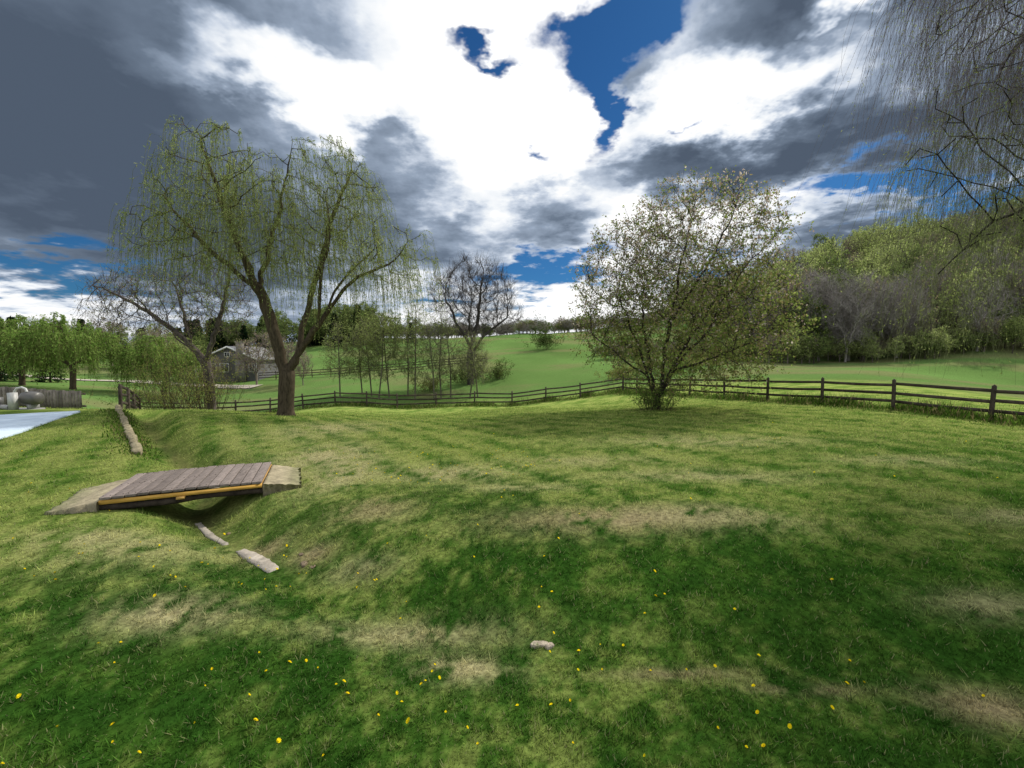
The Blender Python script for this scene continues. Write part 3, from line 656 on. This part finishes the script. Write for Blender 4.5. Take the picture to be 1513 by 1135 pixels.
def conifer(seed):
    rng = np.random.RandomState(seed); mb = MB(); mb.tube([[0,0,-.5],[0,0,10]], [.2,.03], 6, (.05,.04,.03)); nb = sum(len(f) for f in mb.f)
    n_ = 4200; h_ = rng.rand(n_)**.8*9+.6; a_ = rng.rand(n_)*6.283; lay = .75+.25*np.sin(h_*7); rd = (10.2-h_)*.28*lay*rng.rand(n_)**.4
    P = np.stack([np.cos(a_)*rd, np.sin(a_)*rd, h_-rd*.25], 1); d_ = np.stack([np.cos(a_), np.sin(a_), np.full(n_, -.3)], 1)+rng.normal(size=(n_,3))*.3
    mb.leaves(P, d_, .5*(.6+.8*rng.rand(n_)), .2, cvar(rng, n_, [(.022,.048,.02),(.034,.065,.025),(.016,.034,.015)], .4), rng)
    M = mb.mesh('tc'); M.materials.append(m_bark); M.materials.append(m_leaf); idx = np.ones(len(M.polygons), np.int32); idx[:nb] = 0
    M.polygons.foreach_set('material_index', idx); return M
T_con = [conifer(1)]
rt_ = np.random.RandomState(99)
def plant(parent, T, X0, Y0, s_, sz=None, kind='tree'):
    sz = sz or s_
    o_ = bpy.data.objects.new(kind, T[rt_.randint(len(T))]); COL.objects.link(o_); o_.parent = parent
    o_.location = (X0, Y0, h1(X0, Y0)-.1); o_.scale = (s_*rt_.uniform(.9, 1.15), s_, sz); o_.rotation_euler = (rt_.uniform(-.05,.05), rt_.uniform(-.05,.05), rt_.rand()*6.28)
wh = empty('wooded_hillside')
c_ = 0
while c_ < 560:
    u = rt_.uniform(.38, 1.9); Y0 = 62*(2.7)**rt_.rand(); X0 = u*Y0
    if X0 > 230: continue
    if Y0 < 66-.05*X0+rt_.uniform(-2, 6): continue
    if u < .62 and Y0 < 90: continue
    p = rt_.rand(); far_ = Y0 > 105
    if far_: T = T_lime if p < .58 else (T_olive if p < .66 else (T_brown if p < .88 else T_bare))
    else: T = T_olive if p < .20 else (T_brown if p < .46 else (T_bare if p < .74 else T_lime))
    s_ = rt_.uniform(.6, 1.2); plant(wh, T, X0, Y0, s_, s_*rt_.uniform(.85, 1.3)); c_ += 1
for k in range(110):
    u = rt_.uniform(.5, 1.7); Y0 = 61+rt_.uniform(-3, 5)-.04*u*60; X0 = u*Y0; T = [T_olive, T_brown, T_lime][rt_.choice(3, p=[.30, .35, .35])]
    plant(wh, T, X0, Y0, rt_.uniform(.3, .55), rt_.uniform(.25, .5), 'brush')
for X0, Y0, s_ in [(48,61,1.25),(51,62,1.15),(44.5,62,1.1),(54,60,1.0),(63,58,1.0),(40,70,1.1),(46,59,.9)]: plant(wh, T_bare, X0, Y0, s_, s_*1.05)
for k in range(34): X0 = rt_.uniform(12, 34); plant(wh, T_brown if k % 2 else T_olive, X0, 62+rt_.uniform(-3, 8), rt_.uniform(.25, .4), rt_.uniform(.15, .3), 'brush')
tl = empty('distant_treeline')
for k in range(60):
    u = rt_.uniform(-.78, -.22); Y0 = rt_.uniform(100, 125); s_ = rt_.uniform(.7, 1.05)*(1 if u < -.3 else .75); plant(tl, T_olive if rt_.rand() < .5 else T_con, u*Y0, Y0, s_*1.1, s_)
for k in range(210):
    u = rt_.uniform(-.38, .48); Y0 = rt_.uniform(132, 165); hs_ = .30+.35*vnoise(np.array(u*14.), np.array(3.3)); s_ = float(hs_)*rt_.uniform(.7, 1.15); T = [T_bare, T_brown, T_lime, T_olive][rt_.choice(4, p=[.45, .38, .07, .10])]; plant(tl, T, u*Y0, Y0, s_*1.7, s_)
for k in range(100):
    u = rt_.uniform(-1.9, -.72); Y0 = rt_.uniform(72, 110); s_ = rt_.uniform(.5, 1.05); T = [T_olive, T_lime, T_con, T_brown][rt_.choice(4, p=[.3, .3, .15, .25])]; plant(tl, T, u*Y0, Y0, s_)
for nm, X0, Y0, s_ in [('pine_tree',-60,50,.8),('pine_tree.001',-63,52,.85),('pine_tree.002',-57.5,53,.6)]:
    e = empty(nm); plant(e, T_con, X0, Y0, s_, s_, 'boughs')
for nm, X0, Y0, s_, T in [('oak_tree',-31,58,.75,T_brown),('oak_tree.001',-36,60,.8,T_brown),('maple_tree',-46,60,.75,T_lime),('maple_tree.001',-27.5,56,.45,T_brown),('maple_tree.002',-41.5,59,.45,T_brown)]:
    e = empty(nm); plant(e, T, X0, Y0, s_, s_, 'crown')

# ---------------------------------------------------------------- house
m_side = mat('grey_brown_siding', attr=True, rough=.9, noise=(3, .8, 1.15)); m_roof = mat('roof_shingles', attr=True, rough=.9, noise=(4, .75, 1.2))
m_white = mat('white_trim', color=(.72,.72,.70), rough=.6, noise=(3, .92, 1.04)); m_glass = mat('window_glass', color=(.03,.035,.04), rough=.12, spec=.6, noise=(2,.8,1.2))
m_chim = mat('chimney_stone', attr=True, rough=.95, noise=(3, .65, 1.3), bump=(6, 1, .05))
hs = empty('farm_house'); hx, hy = -43.0, 69.0; hz = h1(hx, hy)+.1
W_ = MB(); Rf = MB(); Tr = MB(); Gl = MB(); Ch = MB()
hw, hd, he, hp_ = 4.1, 4.0, 2.9, 4.7
P = [(-hw,-hd,-1),(hw,-hd,-1),(hw,-hd,he),(0,-hd,hp_),(-hw,-hd,he),(-hw,hd,-1),(hw,hd,-1),(hw,hd,he),(0,hd,hp_),(-hw,hd,he)]
P = [(hx+a_, hy+b_, hz+c_) for a_, b_, c_ in P]
W_.add(P, [[0,1,2,4]], (.12,.12,.125)); W_.f.append(np.array([[4,2,3]])); W_.add(P, [[1,6,7,2],[6,5,9,7],[5,0,4,9]], (.12,.12,.125)); W_.f.append(np.array([[9,8,7]])+10)
for k in range(14): W_.box((hx, hy-hd-.012, hz+.2+k*.2), (hw*2, .02, .03), 0, (.08,.08,.083))
for sgn in (-1, 1):
    Rf.beam((hx, hy, hz+hp_+.12), (hx+sgn*(hw+.5), hy, hz+he-.09), hd*2+.9, .14, (.28,.28,.29))
    Tr.beam((hx, hy-hd-.47, hz+hp_+.09), (hx+sgn*(hw+.5), hy-hd-.47, hz+he-.12), .05, .22)
Tr.box((hx-hw-.02, hy-hd-.03, hz+1.45), (.16, .05, 2.9)); Tr.box((hx+hw+.02, hy-hd-.03, hz+1.45), (.16, .05, 2.9))
W_.box((hx-5.9, hy-.5, hz+.7), (3.4, 6.4, 3.4), 0, (.10,.10,.105)); Rf.beam((hx-4.05, hy-.5, hz+2.95), (hx-8.1, hy-.5, hz+2.35), 7.2, .12, (.4,.4,.41)); Tr.beam((hx-4.15, hy-4.15, hz+2.9), (hx-8.1, hy-4.15, hz+2.3), .05, .2)
for wx, wz, ww, wh_ in [(-2.7,1.6,1.2,1.2),(-.8,1.6,1.2,1.2),(3.4,1.6,.8,1.1),(-.3,3.6,.7,.6),(-6.5,1.3,1.1,1.0)]:
    yy = hy-hd-.03 if wx > -5 else hy-.5-3.2-.03
    Gl.box((hx+wx, yy, hz+wz), (ww, .03, wh_))
    for dx in (-1, 1): Tr.box((hx+wx+dx*(ww/2+.04), yy-.01, hz+wz), (.08, .06, wh_+.16))
    for dz in (-1, 1): Tr.box((hx+wx, yy-.012, hz+wz+dz*(wh_/2+.04)), (ww, .06, .08))
    Tr.box((hx+wx, yy-.02, hz+wz), (.05, .04, wh_))
Tr.box((hx-5.1, hy-3.74, hz+1.0), (.9, .05, 2.0))
Ch.box((hx+1.9, hy-hd-.36, hz+.9), (1.3, .68, 3.8), 0, (.20,.185,.17)); Ch.box((hx+1.9, hy-hd-.34, hz+4.1), (.85, .64, 2.6), 0, (.20,.185,.17)); Ch.box((hx+1.9, hy-hd-.34, hz+5.48), (1.0, .8, .14), 0, (.24,.23,.21))
for nm, b_, m_ in [('walls', W_, m_side), ('roof', Rf, m_roof), ('trim', Tr, m_white), ('windows', Gl, m_glass), ('chimney', Ch, m_chim)]: obj(nm, b_.mesh(nm), m_, hs)

t_ = np.linspace(0, 1, 60); cx = -95+60*t_; cy = 62+2*np.sin(t_*3)-4*t_; V = []
for a_, b_ in zip(cx, cy):
    for o_ in (-1.6, -.5, .5, 1.6): V.append((a_, b_+o_, h1(a_, b_+o_)+.10))
F_ = [[k*4+m_, (k+1)*4+m_, (k+1)*4+m_+1, k*4+m_+1] for k in range(59) for m_ in range(3)]
dv = MB(); dv.add(V, F_, (.42,.38,.32)); obj('gravel_driveway', dv.mesh('gravel_driveway', True), mat('gravel', attr=True, noise=(2,.8,1.2), rough=1))

# ---------------------------------------------------------------- pool
pe = np.array([-13.0, 10.8]); pf = np.array([-15.9, 15.6])
dr = (pf-pe)/np.linalg.norm(pf-pe); nrm = np.array([-dr[1], dr[0]])
m_cop = mat('pool_concrete', color=(.50,.60,.72), rough=.7, noise=(3, .9, 1.06), bump=(60, .2, .005))
m_wat = mat('pool_water', color=(.08,.34,.42), rough=.03, spec=.5, noise=(2,.8,1.2), bump=(4,.15,.02))
pp = empty('swimming_pool'); cb = MB(); ang = math.atan2(dr[1], dr[0]); Lc = 12.0; c0 = pf-dr*Lc/2
def pw_(a_, b_, z_): p = c0+dr*a_+nrm*b_; return (p[0], p[1], z_)
ztop = .05
cb.box(pw_(0, .95, ztop-.15), (Lc, 1.9, .3), ang); cb.box(pw_(Lc/2-.5, 5.05, ztop-.15), (1.0, 6.298, .3), ang); cb.box(pw_(-Lc/2+.5, 5.05, ztop-.15), (1.0, 6.298, .3), ang); cb.box(pw_(0, 9.2, ztop-.15), (Lc, 2.0, .3), ang)
o = obj('deck', cb.mesh('deck'), m_cop, pp); bm_ = o.modifiers.new('b', 'BEVEL'); bm_.width = .02; bm_.segments = 2
wb = MB(); wb.box(pw_(0, 5.05, ztop-.17), (Lc-2.01, 6.29, .2), ang); obj('water', wb.mesh('water'), m_wat, pp)
pq = np.array([-19.9, 17.4]); zq = h1(*pq)-.12
pu = empty('pool_filter'); t1 = MB()
t1.tube([(pq[0]-.15+a_*.7, pq[1], zq+.58) for a_ in [0,.02,.1,.25,.5,.75,.9,.98,1]], [.01,.18,.25,.28,.29,.28,.25,.18,.01], 16, (.10,.095,.09))
obj('tank', t1.mesh('tank', True), mat('tank_grey', attr=True, rough=.4, noise=(3,.8,1.2), spec=.5), pu)
t2 = MB(); GR = (.30,.30,.30)
t2.tube([(pq[0]-.35, pq[1]-.1, zq), (pq[0]-.35, pq[1]-.1, zq+.88), (pq[0]-.25, pq[1]-.1, zq+1.0), (pq[0]-.05, pq[1]-.1, zq+1.04), (pq[0]+.1, pq[1]-.1, zq+.98), (pq[0]+.15, pq[1]-.1, zq+.85)], [.04]*6, 10, (.55,.55,.53))
t2.box((pq[0]-.08, pq[1]-.42, zq+.5), (.22, .2, .7), 0, (.45,.45,.44)); t2.tube([(pq[0]-.8, pq[1]-.3, zq+.25), (pq[0]-.2, pq[1]-.42, zq+.25)], [.11,.11], 12, GR)
t2.box((pq[0]-.25, pq[1]-.1, zq+.1), (1.2, .9, .1), 0, GR); t2.box((pq[0]+.25, pq[1], zq+.24), (.1, .4, .2), 0, GR)
t2.tube([(pq[0]-.6, pq[1]-.5, zq), (pq[0]-.6, pq[1]-.5, zq+.6), (pq[0]-.85, pq[1]-.5, zq+.7)], [.03]*3, 8, (.4,.4,.4)); t2.box((pq[0]-.85, pq[1]-.3, zq+.5), (.25, .25, .3), .3, (.12,.12,.12))
obj('pump_and_pipes', t2.mesh('pump', False), mat('pool_plastic', attr=True, rough=.45, noise=(4,.9,1.05), spec=.4), pu)
pk = MB()
for k in range(34):
    X0 = -25.5+k*.155; pk.box((X0, 20.2-.05*k*.1, h1(X0, 20.2)+.45), (.12, .025, .95+.04*math.sin(k*2.1)), 0, np.array([.20,.175,.15])*rg.uniform(.6, 1.2))
for z_ in (.2, .78): pk.beam((-25.6, 20.25, h1(-25.6, 20.2)+z_), (-20.2, 20.1, h1(-20.2, 20.2)+z_), .05, .09, (.18,.15,.12))
obj('picket_fence', pk.mesh('picket_fence'), m_fence)

# ---------------------------------------------------------------- world
sunaz = math.radians(46); sunel = math.radians(44)
wd = bpy.data.worlds.new('World'); scene.world = wd; wd.use_nodes = True; nt = wd.node_tree; N = nt.nodes; Lk = nt.links
wd.cycles.sampling_method = 'NONE'
for n_ in list(N): N.remove(n_)
out = N.new('ShaderNodeOutputWorld'); tc = N.new('ShaderNodeTexCoord')
def math_(op, a, b=None, clamp=False):
    m_ = N.new('ShaderNodeMath'); m_.operation = op; m_.use_clamp = clamp
    for k, v in enumerate((a, b)):
        if v is None: continue
        if isinstance(v, (int, float)): m_.inputs[k].default_value = v
        else: Lk.new(v, m_.inputs[k])
    return m_.outputs[0]
sky = N.new('ShaderNodeTexSky'); sky.sky_type = 'NISHITA'; sky.sun_disc = False; sky.sun_elevation = sunel; sky.sun_rotation = sunaz; sky.air_density = 1.0; sky.dust_density = .3; sky.ozone_density = 2
tint = N.new('ShaderNodeMix'); tint.data_type = 'RGBA'; tint.blend_type = 'MULTIPLY'; tint.inputs[0].default_value = 1; Lk.new(sky.outputs[0], tint.inputs[6]); tint.inputs[7].default_value = (.13,.36,.60,1)
bg1 = N.new('ShaderNodeBackground'); Lk.new(tint.outputs[2], bg1.inputs[0]); bg1.inputs[1].default_value = .1
nv = N.new('ShaderNodeVectorMath'); nv.operation = 'NORMALIZE'; Lk.new(tc.outputs['Generated'], nv.inputs[0])
sp = N.new('ShaderNodeSeparateXYZ'); Lk.new(nv.outputs[0], sp.inputs[0])
zz = math_('ADD', math_('MAXIMUM', sp.outputs[2], 0.0), .16); cbx = N.new('ShaderNodeCombineXYZ')
Lk.new(math_('DIVIDE', sp.outputs[0], zz), cbx.inputs[0]); Lk.new(math_('DIVIDE', sp.outputs[1], zz), cbx.inputs[1])
def noise(sc, det, ro, off, dist=0.0):
    a_ = N.new('ShaderNodeVectorMath'); a_.operation = 'ADD'; Lk.new(cbx.outputs[0], a_.inputs[0]); a_.inputs[1].default_value = off
    n_ = N.new('ShaderNodeTexNoise'); n_.inputs['Scale'].default_value = sc; n_.inputs['Detail'].default_value = det; n_.inputs['Roughness'].default_value = ro; n_.inputs['Distortion'].default_value = dist
    Lk.new(a_.outputs[0], n_.inputs['Vector']); return n_
n1 = noise(2.0, 4, .52, (3.1, 1.7, 0), .25); n2 = noise(4.2, 6, .58, (9.3, 4.4, 0)); nw = noise(3.6, 5, .58, (5.5, 8.8, 2))
ws = N.new('ShaderNodeVectorMath'); ws.operation = 'SUBTRACT'; Lk.new(nw.outputs['Color'], ws.inputs[0]); ws.inputs[1].default_value = (.5,.5,.5)
ws2 = N.new('ShaderNodeVectorMath'); ws2.operation = 'SCALE'; Lk.new(ws.outputs[0], ws2.inputs[0]); ws2.inputs['Scale'].default_value = .25
wv = N.new('ShaderNodeVectorMath'); wv.operation = 'ADD'; Lk.new(nv.outputs[0], wv.inputs[0]); Lk.new(ws2.outputs[0], wv.inputs[1])
def blob(X_, Z_, rx, rz):
    c_ = Vector((X_, 1, Z_)); Nn = c_.length; c_.normalize()
    e1 = Vector((c_.y, -c_.x, 0)).normalized(); e3 = e1.cross(c_).normalized()
    M = Matrix((e1, c_, e3)).transposed()
    r1 = rx*math.sqrt(1+Z_*Z_)/Nn**2; r3 = rz*math.sqrt(1+X_*X_)/Nn**2
    mp = N.new('ShaderNodeMapping'); mp.vector_type = 'TEXTURE'; mp.inputs['Location'].default_value = c_; mp.inputs['Rotation'].default_value = M.to_euler()
    mp.inputs['Scale'].default_value = (r1*1.9, 1.0, r3*1.9); Lk.new(wv.outputs[0], mp.inputs['Vector'])
    gr = N.new('ShaderNodeTexGradient'); gr.gradient_type = 'SPHERICAL'; Lk.new(mp.outputs[0], gr.inputs[0]); return gr.outputs['Fac']
def acc(start, lst, k=1.0):
    s_ = start
    for X_, Z_, rx, rz, w_ in lst: s_ = math_('ADD', s_, math_('MULTIPLY', blob(X_, Z_, rx, rz), w_*k))
    return s_
shade = math_('ADD', .41, math_('MULTIPLY', math_('SUBTRACT', n1.outputs[0], .5), 1.25))
shade = math_('ADD', shade, math_('MULTIPLY', math_('SUBTRACT', n2.outputs[0], .5), 1.0))
shade = acc(shade, [(-.93,.41,.6,.4,.9),(-.55,.78,.30,.12,.6),(-1.2,.65,.6,.35,.6),(-.26,.46,.12,.08,.95),(-.118,.28,.18,.09,1.0),(.122,.30,.09,.05,1.0),(.40,.42,.23,.06,1.1),(.72,.45,.28,.08,.95),
   (.577,.76,.22,.14,1.2),(.88,.68,.25,.17,1.0),(.766,.27,.18,.05,.9),(.264,.60,.05,.10,.9),(-.6,.30,.25,.2,.45),(1.2,.5,.3,.3,.5),(.10,.46,.06,.04,.6),(-.02,.38,.08,.03,.4),
   (-.12,.62,.34,.26,-.95),(-.02,.42,.15,.12,-.65),(.57,.57,.30,.08,-1.2),(.717,.76,.06,.045,-2.8),(-.5,.60,.20,.05,-1.0),(.38,.33,.2,.05,-.8),(.95,.36,.3,.05,-.6),(.1,.76,.12,.12,-.5),(-1.1,.1,.4,.06,-.9),(.1,.12,.4,.06,-.5),(.05,.24,.2,.04,-.4)])
cov = math_('ADD', .98, math_('MULTIPLY', math_('SUBTRACT', n2.outputs[0], .5), 1.7))
cov = acc(cov, [(.28,.82,.10,.06,-1.3),(.21,.72,.10,.07,-1.2),(.185,.62,.05,.06,-1.0),(.21,.52,.025,.07,-1.15),(.836,.375,.18,.035,-1.3),(.084,.20,.12,.035,-1.2),(-1.08,.20,.3,.05,-1.2),(-.05,.65,.07,.02,-1.05),(-.06,.82,.05,.02,-.9),(.05,.45,.04,.02,-.8),(.38,.50,.03,.015,-.8),(.5,.16,.15,.04,-.8),(-.15,.12,.2,.03,-.6),(1.1,.33,.2,.06,-.9),
   (-.93,.41,.6,.4,.5),(-.2,.45,.2,.1,.25),(.57,.60,.2,.15,.3)])
cm = N.new('ShaderNodeMapRange'); cm.interpolation_type = 'SMOOTHSTEP'; cm.inputs[1].default_value = .20; cm.inputs[2].default_value = .80; Lk.new(cov, cm.inputs[0])
rp = N.new('ShaderNodeValToRGB'); sh2 = math_('MULTIPLY', shade, .62); Lk.new(sh2, rp.inputs[0]); cr = rp.color_ramp
cr.elements[0].position = .0; cr.elements[0].color = (1.2,1.2,1.2,1); cr.elements[1].position = 1.0; cr.elements[1].color = (.080,.108,.155,1)
for p_, c_ in [(.15,(1.0,1.01,1.02,1)),(.26,(.86,.90,.95,1)),(.36,(.60,.67,.78,1)),(.49,(.31,.38,.49,1)),(.68,(.15,.195,.265,1))]:
    el = cr.elements.new(p_); el.color = c_
bg2 = N.new('ShaderNodeBackground'); Lk.new(rp.outputs[0], bg2.inputs[0]); bg2.inputs[1].default_value = 1.0
mx = N.new('ShaderNodeMixShader'); Lk.new(cm.outputs[0], mx.inputs[0]); Lk.new(bg1.outputs[0], mx.inputs[1]); Lk.new(bg2.outputs[0], mx.inputs[2]); Lk.new(mx.outputs[0], out.inputs[0])

sv = Vector((math.sin(sunaz)*math.cos(sunel), math.cos(sunaz)*math.cos(sunel), math.sin(sunel)))
sl = bpy.data.lights.new('sun', 'SUN'); sl.energy = 4.4; sl.angle = math.radians(1.0); sl.color = (1, .94, .83)
so = bpy.data.objects.new('sun', sl); COL.objects.link(so); so.rotation_euler = sv.to_track_quat('Z', 'Y').to_euler(); so.location = (20, 30, 40)

cam = bpy.data.cameras.new('camera'); cam.lens = 15; cam.sensor_width = 36; cam.clip_end = 4000; cam.clip_start = .05
co = bpy.data.objects.new('camera', cam); COL.objects.link(co); co.location = (0, 0, 2.2); co.rotation_euler = (math.radians(90-4.3), 0, 0)
scene.camera = co
scene.view_settings.view_transform = 'Standard'; scene.view_settings.look = 'None'; scene.view_settings.exposure = 0
print('DONE')
